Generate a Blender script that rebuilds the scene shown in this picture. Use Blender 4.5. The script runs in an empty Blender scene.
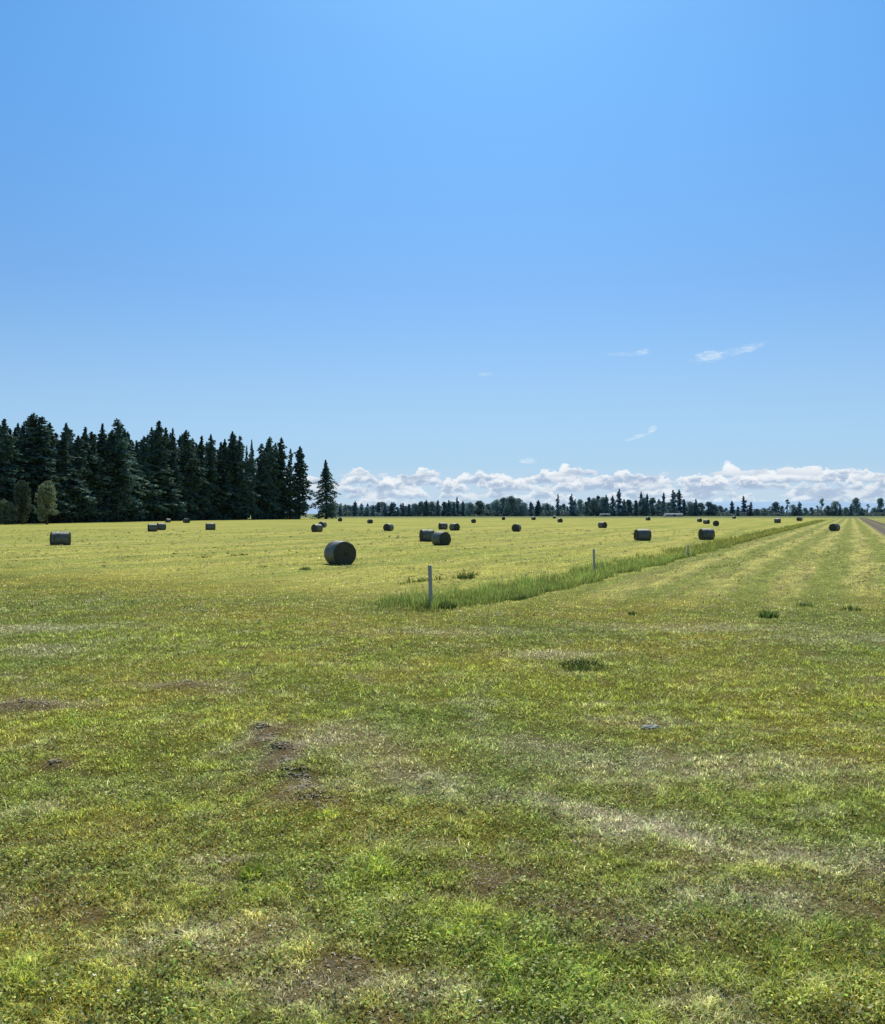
import bpy, math, random
import numpy as np
from mathutils import Vector, Matrix
R = math.radians
random.seed(7)
rng = np.random.default_rng(11)
sc = bpy.context.scene
C = sc.collection
FPX, HY, CH, CX = 870.0, 513.5, 2.4, 442.5
SLOPE = 0.47                       # direction of ditch, swaths and road: x grows .47 per metre of y

def gp(px, py, d=None):            # survey: bearing and dip of a spot -> ground point
    d = d or CH * FPX / (py - HY)
    return ((px - CX) / FPX * d, d)

# ------------------------------------------------------------------ numpy noise
_perm = np.random.default_rng(3).permutation(512)
_perm = np.concatenate([_perm, _perm, _perm])
_ga = np.random.default_rng(4).uniform(0, 2*np.pi, 512)
_gx, _gy = np.cos(_ga), np.sin(_ga)
def perlin(x, y):
    xi = np.floor(x).astype(np.int64); yi = np.floor(y).astype(np.int64)
    xf = x - xi; yf = y - yi
    u = xf*xf*xf*(xf*(xf*6-15)+10); v = yf*yf*yf*(yf*(yf*6-15)+10)
    def g(ix, iy, dx, dy):
        h = _perm[(_perm[ix & 511] + (iy & 511))] & 511
        return _gx[h]*dx + _gy[h]*dy
    a = g(xi, yi, xf, yf); b = g(xi+1, yi, xf-1, yf)
    c = g(xi, yi+1, xf, yf-1); d = g(xi+1, yi+1, xf-1, yf-1)
    return ((a*(1-u)+b*u)*(1-v) + (c*(1-u)+d*u)*v)*1.5
def fbm(x, y, o=4):
    s = 0; a = 1; t = 0
    for i in range(o):
        s = s + a*perlin(x*2**i + 17.3*i, y*2**i - 9.1*i); t += a; a *= .5
    return s/t*1.4
def sstep(a, b, x):
    t = np.clip((x-a)/(b-a), 0, 1); return t*t*(3-2*t)

# ------------------------------------------------------------------ the lay of the land
DITCH = -10.2
def strip_mask(x, y):              # tall uncut grass along the ditch
    s = x - SLOPE*y + .8*fbm(x*.35, y*.35, 3)
    end = sstep(20.6, 22.8, y + .5*perlin(x, y*.5)) * sstep(-2.3, -1.1, x+.5*perlin(x*2, y)) * (1-sstep(300, 340, y))
    s = s + np.where(y < 27, (27-y)*.18, 0)
    return sstep(-11.9, -11.2, s)*(1-sstep(-9.3, -8.8, s))*end
def height(x, y):
    r = np.hypot(x, y)
    h = .045*fbm(x*.35, y*.35, 3)*sstep(2, 6, r)*(1-sstep(60, 120, r))
    h = h + .030*fbm(x*2.1, y*2.1, 4)*(1-sstep(15, 40, r))
    s = x - SLOPE*y
    h = h - .18*np.exp(-((s-DITCH)/1.0)**2)*sstep(22, 27, y)*(1-sstep(320, 360, y))
    for (px, py, rr, a) in MOUNDS:
        mx, my = gp(px, py)
        h = h + a*np.exp(-((x-mx)**2+((y-my))**2)/(rr*rr))*(1+.8*fbm(x*5, y*5, 3))
    return h
MOUNDS = [(18,707,.22,.06),(45,706,.18,.06),(185,687,.26,.055),(55,766,.12,.04),(262,731,.13,.06),(280,750,.13,.05),(296,772,.14,.045),(314,795,.15,.03),(282,728,.10,-.05),(300,752,.10,-.05),(316,776,.12,-.04)]
# kind 0 bare soil, 1 pale straw, 2 lush tuft grass ; px,py, half length, half depth (m), turn, amount
PATCH = [
 (0,266,738,.13,.40,-14,1.5),(0,282,760,.13,.40,-16,1.4),(0,302,784,.14,.36,-18,1.2),(0,30,706,.42,.30,0,.9),(0,185,686,.40,.28,0,.9),(0,55,766,.18,.16,0,.9),
 (0,500,882,.45,.14,25,1.0),(0,545,900,.35,.10,20,.6),(0,640,928,.30,.13,25,1.0),(0,350,965,.25,.10,0,1.0),(0,320,985,.4,.12,0,.6),(0,480,868,.2,.1,0,.8),
 (0,20,905,.6,.16,-5,.7),(0,40,880,.5,.2,0,.35),(0,870,900,.5,.25,10,.5),(0,800,885,.6,.12,15,.4),
 (0,345,735,.4,.4,0,.25),(0,700,940,.3,.2,0,.4),(0,180,880,.5,.2,0,.3),(0,570,905,.35,.09,-20,.9),(0,610,915,.3,.09,-20,.9),
 (1,600,812,.50,.22,-28,1.5),(1,660,832,.45,.14,-22,1.3),(1,555,800,.35,.14,-28,.8),(1,370,762,.5,.3,-40,.45),(1,430,785,.5,.26,-30,.6),(1,500,797,.4,.2,-25,.5),(0,450,775,.4,.08,-30,.4),(0,310,800,.25,.12,-50,.6),(1,246,740,.10,.5,-16,.7),(1,310,745,.3,.6,-20,.7),(1,740,850,.5,.12,-15,.6),(1,820,862,.5,.14,-12,.5),(0,720,862,.7,.08,-14,.4),(1,480,795,.9,.3,-10,.25),(1,680,832,.6,.22,-10,.65),(1,840,858,.9,.25,-8,.6),(1,400,775,.7,.5,-15,.2),
 (1,30,706,.6,.25,0,.6),(1,185,684,.6,.22,0,.5),(1,350,735,.5,.5,0,.4),(1,20,628,1.8,.6,0,.5),(1,45,650,.7,.5,0,.5),
 (1,552,655,.6,.45,0,.6),(1,445,632,1.6,.5,0,.3),(1,700,628,2.0,.5,0,.4),(1,860,640,1.5,.7,0,.3),(1,650,722,.5,.2,0,.5),(1,215,861,.25,.06,0,.8),
 (1,200,945,.5,.25,0,.5),(1,690,765,1.5,.5,-10,.5),(1,540,745,.8,.4,-10,.35),(1,330,990,.5,.2,0,.5),(1,740,900,.6,.2,0,.4),
 (2,405,885,.38,.32,-20,1.0),(2,490,905,.25,.15,-20,.5),(2,590,885,.6,.3,-25,.55),(2,630,980,.9,.25,0,.6),(2,30,965,.35,.14,0,.9),(2,60,975,.35,.1,0,.7),
 (2,580,960,.3,.2,0,.6),(2,150,640,3.0,1.6,0,.5),(2,560,690,3.5,1.2,0,.5),(2,800,790,1.4,.6,0,.5),(2,100,720,1.8,.9,0,.4),(2,420,670,4.0,1.0,0,.4),(2,740,690,3,1,0,.5),(2,200,900,.5,.2,0,.4),(2,790,880,.6,.2,0,.5)]
def patches(x, y):
    out = [np.zeros_like(x) for _ in range(3)]
    wx = x + .16*fbm(x*1.7, y*1.7, 3); wy = y + .16*fbm(x*1.7+40, y*1.7, 3)
    for (k, px, py, a, b, ang, amt) in PATCH:
        mx, my = gp(px, py)
        c, s = math.cos(R(ang)), math.sin(R(ang))
        dx = wx-mx; dy = wy-my
        u = (dx*c + dy*s)/a; v = (-dx*s + dy*c)/b
        out[k] = np.maximum(out[k], amt*np.exp(-(u*u+v*v)**1.2*.7))
    n1 = fbm(x*1.5+5, y*1.5+3, 5); n2 = fbm(x*1.2-20, y*1.5+13, 5); n3 = fbm(x*1.3+77, y*1.5-31, 5)
    near = 1-sstep(22, 34, y); spot = sstep(.30, .75, fbm(x*5.5, y*5.5, 3))*(1-sstep(9, 16, y))
    out[0] = np.clip(out[0]*(1+.7*fbm(x*6, y*6, 3)) + .38*sstep(.15, .7, n1)*near + .55*spot, 0, 1)
    out[1] = np.clip(out[1]*(1+.8*fbm(x*5+9, y*5, 3)) + .30*sstep(.15, .7, n2)*near, 0, 1)
    out[2] = np.clip(out[2]*(1+.4*fbm(x*4+9, y*4, 2)) + .7*sstep(.1, .6, n3)*near, 0, 1)
    out[2] *= (1-out[0])
    return out

# ------------------------------------------------------------------ node helpers
class NG:
    def __init__(s, tree): s.t = tree; s.n = tree.nodes; s.l = tree.links
    def put(s, sock, v):
        if isinstance(v, bpy.types.NodeSocket): s.l.new(v, sock)
        elif v is not None:
            if isinstance(v, (tuple, list)) and len(v) == 3 and sock.type == 'RGBA': v = (*v, 1)
            sock.default_value = v
    def m(s, op, a, b=None, c=None, clamp=False):
        n = s.n.new('ShaderNodeMath'); n.operation = op; n.use_clamp = clamp
        s.put(n.inputs[0], a); s.put(n.inputs[1], b); s.put(n.inputs[2], c); return n.outputs[0]
    def mix(s, f, a, b, bt='MIX'):
        n = s.n.new('ShaderNodeMix'); n.data_type = 'RGBA'; n.blend_type = bt
        s.put(n.inputs[0], f); s.put(n.inputs[6], a); s.put(n.inputs[7], b); return n.outputs[2]
    def ss(s, x, a, b, t0=0., t1=1.):
        n = s.n.new('ShaderNodeMapRange'); n.interpolation_type = 'SMOOTHSTEP'
        s.put(n.inputs[0], x); s.put(n.inputs[1], a); s.put(n.inputs[2], b); n.inputs[3].default_value = t0; n.inputs[4].default_value = t1
        return n.outputs[0]
    def xyz(s, x, y, z=0.):
        n = s.n.new('ShaderNodeCombineXYZ'); s.put(n.inputs[0], x); s.put(n.inputs[1], y); s.put(n.inputs[2], z); return n.outputs[0]
    def sep(s, v):
        n = s.n.new('ShaderNodeSeparateXYZ'); s.put(n.inputs[0], v); return n.outputs
    def noise(s, v, scale, detail=3, rough=.5, dist=0., color=False):
        n = s.n.new('ShaderNodeTexNoise'); s.put(n.inputs['Vector'], v)
        n.inputs['Scale'].default_value = scale; n.inputs['Detail'].default_value = detail
        n.inputs['Roughness'].default_value = rough; n.inputs['Distortion'].default_value = dist
        return n.outputs['Color' if color else 'Fac']
    def attr(s, name):
        n = s.n.new('ShaderNodeAttribute'); n.attribute_name = name; return n.outputs['Color']
    def rgb(s, c):
        n = s.n.new('ShaderNodeSeparateColor'); s.put(n.inputs[0], c); return n.outputs
    def pos(s): return s.n.new('ShaderNodeNewGeometry').outputs['Position']
def mat(name):
    m = bpy.data.materials.new(name); m.use_nodes = True; m.node_tree.nodes.clear(); return m, NG(m.node_tree)
def finish(g, surf):
    o = g.n.new('ShaderNodeOutputMaterial'); g.l.new(surf, o.inputs['Surface'])
def principled(g, col, rough=.9, spec=.2, normal=None):
    p = g.n.new('ShaderNodeBsdfPrincipled'); g.put(p.inputs['Base Color'], col); g.put(p.inputs['Roughness'], rough)
    p.inputs['Specular IOR Level'].default_value = spec
    if normal: g.l.new(normal, p.inputs['Normal'])
    return p.outputs[0]
def bump(g, h, strength=.5, dist=.02):
    b = g.n.new('ShaderNodeBump'); b.inputs['Strength'].default_value = strength; b.inputs['Distance'].default_value = dist
    g.put(b.inputs['Height'], h); return b.outputs[0]

# shared colour of the land: used by the soil sheet and by every blade that stands on it
def land_colour(g):
    P = g.pos(); x, y, z = g.sep(P)[:3]
    s = g.m('SUBTRACT', x, g.m('MULTIPLY', y, SLOPE))
    pr, pg, pb = g.rgb(g.attr('patch'))[:3]
    # lawn
    n1 = g.noise(P, .55, 5, .6); n2 = g.noise(P, 2.3, 4, .6); n3 = g.noise(g.xyz(x, g.m('MULTIPLY', y, 1.0)), .16, 3, .5); n4 = g.ss(y, 20., 12.)
    lawn = g.mix(g.ss(n1, .38, .64), LAWN_G, LAWN_Y)
    lawn = g.mix(g.m('MULTIPLY', g.ss(n2, .5, .72), .55), lawn, LAWN_B)
    lawn = g.mix(g.m('MULTIPLY', g.ss(n3, .42, .62), .75), lawn, LAWN_D)
    lawn = g.mix(g.m('MULTIPLY', pb, .8), lawn, LUSH)
    lawn = g.mix(g.m('MULTIPLY', pg, .78), lawn, STRAW)
    lawn = g.mix(g.m('MULTIPLY', pr, .7), lawn, SOILG)
    # hay field, swaths parallel to the ditch
    wob = g.m('MULTIPLY_ADD', g.noise(P, .05, 2), 5.0, -2.5)
    s2 = g.m('ADD', s, wob)
    st1 = g.noise(g.xyz(g.m('MULTIPLY', s2, .30), g.m('MULTIPLY', y, .016)), 1.0, 3, .55)
    st2 = g.noise(g.xyz(g.m('MULTIPLY', s, 1.3), g.m('MULTIPLY', y, .05)), 1.0, 4, .6)
    st3 = g.noise(P, .03, 3)
    hay = g.mix(g.ss(st1, .42, .56), HAY_G, HAY_Y)
    hay = g.mix(g.m('MULTIPLY', g.ss(st2, .5, .68), .6), hay, HAY_P)
    hay = g.mix(g.m('MULTIPLY', g.ss(st3, .48, .66), .6), hay, HAY_G2)
    fine = g.noise(g.xyz(g.m('MULTIPLY', s, 2.2), g.m('MULTIPLY', y, .5)), 1.0, 5, .7)
    hay = g.mix(1., hay, g.xyz(*[g.m('MULTIPLY_ADD', fine, 1.1, .45)]*3), 'MULTIPLY')
    mot = g.noise(P, .9, 5, .7); mot2 = g.noise(g.xyz(g.m('MULTIPLY', s, .5), g.m('MULTIPLY', y, .22)), 1., 5, .65)
    hay = g.mix(1., hay, g.xyz(*[g.m('MULTIPLY_ADD', mot2, .9, .58)]*3), 'MULTIPLY')
    hay = g.mix(g.m('MULTIPLY', g.ss(mot, .56, .72), .5), hay, (.17, .20, .05))
    # right field: cut shorter, clear swath lines, browner close by
    right = g.ss(s, -9.4, -8.6)
    sw = g.m('SINE', g.m('MULTIPLY', g.m('ADD', s, g.m('MULTIPLY_ADD', g.noise(P, .10, 4), 3.2, -1.6)), 2*math.pi/2.6))
    swm = g.m('MULTIPLY', g.ss(g.m('ADD', sw, g.m('MULTIPLY_ADD', g.noise(P, .7, 5, .7), 2.4, -1.2)), -.6, 1.1), g.ss(g.noise(g.xyz(g.m('MULTIPLY', s, .5), g.m('MULTIPLY', y, .03)), 1., 3), .28, .46))
    rf = g.mix(swm, RF_G, RF_Y)
    rf = g.mix(g.m('MULTIPLY', g.ss(st2, .52, .7), .55), rf, RF_B)
    rf = g.mix(1., rf, g.xyz(*[g.m('MULTIPLY_ADD', fine, 1.9, .05)]*3), 'MULTIPLY')
    hay = g.mix(right, hay, rf)
    # gravel lane at the far right
    lane = g.m('MULTIPLY', g.ss(s, 3.0, 3.9), g.ss(s, 8.2, 7.4)); lane = g.m('MULTIPLY', lane, g.ss(y, 62., 74.))
    gr = g.mix(g.noise(P, 1.2, 4, .7), (.10, .08, .065), (.22, .185, .145))
    mid = g.m('MULTIPLY', g.ss(g.m('ABSOLUTE', g.m('SUBTRACT', s, 5.6)), .9, .3), g.ss(g.noise(P, .25, 4), .42, .56))
    gr = g.mix(g.m('MULTIPLY', mid, .7), gr, (.22, .25, .07))
    hay = g.mix(lane, hay, gr)
    # far meadow grey green
    hay = g.mix(g.ss(y, 380., 560.), hay, FARM)
    bd = g.m('ADD', 22.5, g.m('MULTIPLY', g.m('MAXIMUM', g.m('MULTIPLY', x, -1.), 0.), .62))
    bn = g.m('MULTIPLY_ADD', g.noise(P, .35, 4, .6), 9., -4.5)
    f = g.ss(g.m('SUBTRACT', g.m('ADD', y, bn), bd), -5., 9.)
    return g.mix(f, lawn, hay), f, P, (pr, pg, pb)
LAWN_G=(.255,.275,.05); LAWN_Y=(.36,.335,.062); LAWN_B=(.32,.28,.10); LAWN_D=(.185,.24,.055)
LUSH=(.31,.35,.045); STRAW=(.56,.53,.38); SOILG=(.22,.165,.10)
HAY_G=(.29,.305,.065); HAY_Y=(.42,.385,.09); HAY_P=(.47,.43,.15); HAY_G2=(.28,.32,.065)
RF_G=(.24,.26,.06); RF_Y=(.44,.405,.12); RF_B=(.36,.29,.12); FARM=(.17,.20,.09)

# ------------------------------------------------------------------ object helpers
def tag(o, label=None, cat=None, group=None, kind=None):
    if label: o['label'] = label
    if cat: o['category'] = cat
    if group: o['group'] = group
    if kind: o['kind'] = kind
    return o
def npmesh(name, V, T, attrs=None, m=None, smooth=False):
    me = bpy.data.meshes.new(name)
    V = np.ascontiguousarray(V, dtype=np.float32); T = np.ascontiguousarray(T, dtype=np.int32)
    k = T.shape[1]
    me.vertices.add(len(V)); me.vertices.foreach_set('co', V.ravel())
    me.loops.add(T.size); me.loops.foreach_set('vertex_index', T.ravel())
    me.polygons.add(len(T))
    me.polygons.foreach_set('loop_start', np.arange(0, T.size, k, dtype=np.int32))
    try: me.polygons.foreach_set('loop_total', np.full(len(T), k, dtype=np.int32))
    except Exception: pass
    me.update(calc_edges=True)
    if smooth: me.polygons.foreach_set('use_smooth', np.ones(len(T), dtype=bool))
    for nm, arr in (attrs or {}).items():
        a = me.attributes.new(nm, 'FLOAT_COLOR', 'POINT')
        a.data.foreach_set('color', np.ascontiguousarray(arr, dtype=np.float32).ravel())
    if m: me.materials.append(m)
    return me
def link(name, me, parent=None, loc=None):
    o = bpy.data.objects.new(name, me); C.objects.link(o)
    if parent: o.parent = parent
    if loc is not None: o.location = loc
    return o
def empty(name, loc=(0,0,0), rz=0, label=None, cat=None, group=None):
    o = bpy.data.objects.new(name, None); C.objects.link(o); o.location = loc; o.rotation_euler = (0,0,rz)
    o.empty_display_size = .3
    return tag(o, label, cat, group)
def copy_tree(o, parent=None):
    c = o.copy(); C.objects.link(c); c.parent = parent
    for ch in list(o.children): copy_tree(ch, c)
    return c
def tube_np(pts, rad, k=8):
    pts = np.array(pts, float); V = []; T = []
    for i, p in enumerate(pts):
        d = pts[min(i+1, len(pts)-1)] - pts[max(i-1, 0)]; d /= np.linalg.norm(d)+1e-9
        a = np.cross(d, (0,0,1) if abs(d[2]) < .9 else (1,0,0)); a /= np.linalg.norm(a); b = np.cross(d, a)
        for j in range(k):
            t = 2*np.pi*j/k; V.append(p + rad[i]*(a*np.cos(t)+b*np.sin(t)))
    for i in range(len(pts)-1):
        for j in range(k):
            q = i*k+j; r = i*k+(j+1) % k
            T += [(q, r, r+k), (q, r+k, q+k)]
    n = len(V); V.append(pts[-1]); V.append(pts[0])
    for j in range(k):
        T.append(((len(pts)-1)*k+j, (len(pts)-1)*k+(j+1) % k, n)); T.append(((j+1) % k, j, n+1))
    return np.array(V), np.array(T)
def join(parts):
    V = []; T = []; n = 0
    for v, t in parts: V.append(v); T.append(t+n); n += len(v)
    return np.concatenate(V), np.concatenate(T)
def hz(x, y): return float(height(np.array([float(x)]), np.array([float(y)]))[0])

# ------------------------------------------------------------------ materials
def leaf_surface(g, col, trans=.4, rough=.6):
    d = g.n.new('ShaderNodeBsdfDiffuse'); g.put(d.inputs[0], col)
    t = g.n.new('ShaderNodeBsdfTranslucent'); g.put(t.inputs[0], col)
    m1 = g.n.new('ShaderNodeMixShader'); m1.inputs[0].default_value = trans
    g.l.new(d.outputs[0], m1.inputs[1]); g.l.new(t.outputs[0], m1.inputs[2])
    gl = g.n.new('ShaderNodeBsdfGlossy'); gl.inputs['Roughness'].default_value = rough; gl.inputs[0].default_value = (.9, .9, .8, 1)
    m2 = g.n.new('ShaderNodeMixShader'); m2.inputs[0].default_value = .025
    g.l.new(m1.outputs[0], m2.inputs[1]); g.l.new(gl.outputs[0], m2.inputs[2]); return m2.outputs[0]

# soil sheet
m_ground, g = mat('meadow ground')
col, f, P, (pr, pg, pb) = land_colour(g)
grain = g.noise(P, 22, 5, .7); gr2 = g.noise(P, 60, 3, .7)
k = g.m('ADD', g.m('MULTIPLY', grain, 1.0), g.m('MULTIPLY', gr2, .6))
dark = g.mix(f, (.60, .52, .46), (.95, .95, .93))      # thatch darkened close by: shade between the blades put into its colour
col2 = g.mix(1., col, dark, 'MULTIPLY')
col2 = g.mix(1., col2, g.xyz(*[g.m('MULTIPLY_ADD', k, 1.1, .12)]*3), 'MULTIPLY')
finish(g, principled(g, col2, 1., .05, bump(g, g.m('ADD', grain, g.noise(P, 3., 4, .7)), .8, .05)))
# grass blades
def blade_mat(name, trans, gain, dry=(.42, .38, .22)):
    m, g = mat(name)
    col, f, P, pp = land_colour(g)
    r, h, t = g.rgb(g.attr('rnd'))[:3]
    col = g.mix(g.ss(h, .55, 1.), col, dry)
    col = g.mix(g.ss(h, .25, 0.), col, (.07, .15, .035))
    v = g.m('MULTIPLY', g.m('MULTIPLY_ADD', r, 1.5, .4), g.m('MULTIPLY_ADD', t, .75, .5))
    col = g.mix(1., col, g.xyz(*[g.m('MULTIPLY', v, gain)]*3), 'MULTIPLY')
    finish(g, leaf_surface(g, col, trans)); return m
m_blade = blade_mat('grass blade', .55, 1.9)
m_leaf, g = mat('clover leaf')
col, f, P, pp = land_colour(g); r, h, t = g.rgb(g.attr('rnd'))[:3]
col = g.mix(.3, col, (.30, .37, .08)); col = g.mix(g.ss(h, .75, 1.), col, (.40, .36, .10)); col = g.mix(g.ss(h, .12, .0), col, (.42, .44, .30)); col = g.mix(g.ss(h, .4, .3), col, (.22, .31, .06))  # a few leaves coloured near white as painted glints
col = g.mix(1., col, g.xyz(*[g.m('MULTIPLY_ADD', r, 2.1, .5)]*3), 'MULTIPLY')
finish(g, leaf_surface(g, col, .4, .45))
m_straw, g = mat('dry clippings')
r, h, t = g.rgb(g.attr('rnd'))[:3]
col = g.mix(h, (.42, .39, .26), (.68, .67, .55)); col = g.mix(g.ss(r, .6, 0.), col, (.22, .17, .09))
finish(g, leaf_surface(g, col, .2, .5))
m_hayloose, g = mat('loose hay')
r, h, t = g.rgb(g.attr('rnd'))[:3]
col = g.mix(h, (.38, .37, .11), (.48, .45, .18)); col = g.mix(g.ss(r, .35, 0.), col, (.28, .29, .07))
finish(g, leaf_surface(g, col, .35, .5))
m_tall, g = mat('tall grass')
r, h, t = g.rgb(g.attr('rnd'))[:3]; P = g.pos()
col = g.mix(g.noise(P, .5, 3), (.22, .35, .07), (.42, .47, .10)); col = g.mix(g.ss(h, .75, 1.), col, (.36, .34, .14))
col = g.mix(g.ss(g.sep(P)[1], 35., 80.), col, (.30, .32, .07))
col = g.mix(1., col, g.xyz(*[g.m('MULTIPLY', g.m('MULTIPLY_ADD', r, 1.0, .5), g.m('MULTIPLY_ADD', t, .8, .45))]*3), 'MULTIPLY')
finish(g, leaf_surface(g, col, .45))
def foliage_mat(name, a, b, trans=.2):
    m, g = mat(name); oi = g.n.new('ShaderNodeObjectInfo').outputs['Random']
    c = g.mix(g.noise(g.pos(), .35, 3), a, b)
    c = g.mix(1., c, g.xyz(*[g.m('MULTIPLY_ADD', oi, .6, .7)]*3), 'MULTIPLY')
    finish(g, leaf_surface(g, c, trans)); return m
m_fir = foliage_mat('haze tinted conifer needles', (.060, .125, .125), (.105, .175, .135), .25)  # distance haze mixed into the needle colour as blue
m_firfar = foliage_mat('far haze tinted conifer needles', (.16, .26, .30), (.20, .30, .31), .2)  # paler and bluer still: aerial haze put into the colour
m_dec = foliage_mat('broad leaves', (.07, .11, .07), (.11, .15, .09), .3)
m_decfar = foliage_mat('far haze tinted broad leaves', (.18, .28, .28), (.23, .32, .28), .3)  # blue of the distant air painted into the leaf colour
m_pale = foliage_mat('pale willow leaves', (.14, .175, .10), (.20, .235, .14), .3)
m_weed = foliage_mat('weed leaves', (.07, .13, .03), (.12, .18, .04), .4)
m_bright = foliage_mat('fresh tuft blades', (.48, .62, .05), (.60, .72, .08), .7)
m_bark, g = mat('bark')
finish(g, principled(g, g.mix(g.noise(g.pos(), 3, 4, .7), (.05, .04, .032), (.11, .09, .07)), .95, .1))
m_post, g = mat('weathered post wood')
tc = g.n.new('ShaderNodeTexCoord').outputs['Object']; x_, y_, z_ = g.sep(tc)[:3]
gn = g.noise(g.xyz(g.m('MULTIPLY', x_, 60.), g.m('MULTIPLY', y_, 60.), g.m('MULTIPLY', z_, 3.)), 1., 5, .7)
finish(g, principled(g, g.mix(gn, (.24, .21, .18), (.66, .62, .56)), .9, .15, bump(g, gn, .6, .01)))
m_bale, g = mat('hay of bale')
tc = g.n.new('ShaderNodeTexCoord').outputs['Object']; x_, y_, z_ = g.sep(tc)[:3]
rad = g.m('SQRT', g.m('ADD', g.m('POWER', x_, 2.), g.m('POWER', z_, 2.)))
ang = g.m('ARCTAN2', x_, z_)
sp = g.m('SINE', g.m('ADD', g.m('MULTIPLY', rad, 75.), ang))
n_ = g.noise(tc, 24, 5, .75); n2_ = g.noise(tc, 3.5, 3)
c = g.mix(n_, (.03, .034, .026), (.15, .155, .11)); c = g.mix(g.m('MULTIPLY', g.ss(n2_, .45, .7), .5), c, (.055, .07, .045))
c = g.mix(g.m('MULTIPLY', g.ss(sp, -.2, .8), .35), c, (.05, .05, .035))
finish(g, principled(g, c, .95, .1, bump(g, g.m('ADD', n_, g.m('MULTIPLY', sp, .25)), .9, .05)))
m_net, g = mat('bale net wrap')
tc = g.n.new('ShaderNodeTexCoord').outputs['Object']; x_, y_, z_ = g.sep(tc)[:3]
n_ = g.noise(g.xyz(x_, g.m('MULTIPLY', y_, 9.), z_), 5, 4, .6)
w_ = g.m('SINE', g.m('MULTIPLY', y_, 110.))
c = g.mix(n_, (.045, .052, .042), (.15, .16, .12)); c = g.mix(g.m('MULTIPLY', g.ss(w_, .2, .9), .3), c, (.20, .21, .18))
finish(g, principled(g, c, .5, .5, bump(g, g.m('ADD', n_, g.m('MULTIPLY', w_, .3)), .5, .03)))
def flat_mat(name, a, b, sc_=6, rough=.7):
    m, g = mat(name); finish(g, principled(g, g.mix(g.noise(g.pos(), sc_, 4), a, b), rough, .3)); return m
m_wall = flat_mat('pale shed cladding', (.38, .38, .36), (.46, .46, .44), .5)
m_wall2 = flat_mat('grey shed cladding', (.16, .20, .20), (.22, .26, .26), .5)
m_roof = flat_mat('metal shed roof', (.20, .22, .23), (.26, .28, .29), .5, .9)
m_dark = flat_mat('dark door paint', (.05, .06, .06), (.09, .1, .1), 2)
m_rock = flat_mat('pale field stone', (.40, .37, .30), (.62, .59, .50), 20)
m_soil = flat_mat('dug soil', (.12, .092, .055), (.42, .35, .22), 30, 1.)
m_petal = flat_mat('white petals', (.75, .75, .7), (.85, .85, .8), 30)
m_hill, g = mat('haze tinted hills')
finish(g, principled(g, g.mix(g.noise(g.pos(), .002, 4), (.30, .43, .56), (.38, .50, .62)), 1., 0.))  # pale blue aerial haze is part of the hill colour

# ------------------------------------------------------------------ ground sheet
n = 1000
u = np.linspace(-1, 1, n); A = 3.2; um = np.arcsinh(9000/A)
gx = A*np.sinh(u*um); gy = A*np.sinh(u*um) + 7.0
X, Y = np.meshgrid(gx, gy)
xs, ys = X.ravel(), Y.ravel()
Z = height(xs, ys)
near = (np.hypot(xs, ys) < 70)
pt = np.zeros((len(xs), 4), dtype=np.float32); pt[:, 3] = 1
p3 = patches(xs[near], ys[near]); 
for i in range(3): pt[near, i] = p3[i]
ii = np.arange(n*n).reshape(n, n)
Q = np.stack([ii[:-1, :-1].ravel(), ii[:-1, 1:].ravel(), ii[1:, 1:].ravel(), ii[1:, :-1].ravel()], 1)
tag(link('ground', npmesh('ground', np.stack([xs, ys, Z], 1), Q, {'patch': pt}, m_ground, True)), kind='structure')

# gravel lane at the far right, a slightly raised bed
yy = np.concatenate([np.linspace(64, 200, 60), np.linspace(206, 640, 60)]); cols = np.array([3.15, 3.45, 5.6, 7.75, 8.05]); zz = np.array([-.02, .07, .09, .07, -.02])
V = np.stack([(yy[:, None]*SLOPE+cols+.15*perlin(yy[:, None]*.3, cols*1.)).ravel(), np.repeat(yy, 5), np.tile(zz, len(yy))], 1)
V[:, 2] += height(V[:, 0], V[:, 1]); q = (np.arange(len(yy)-1)[:, None]*5+np.arange(4)).ravel()
tag(link('gravel_lane', npmesh('gravel_lane', V, np.stack([q, q+1, q+6, q+5], 1), None, m_ground, True)), kind='structure')

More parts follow.
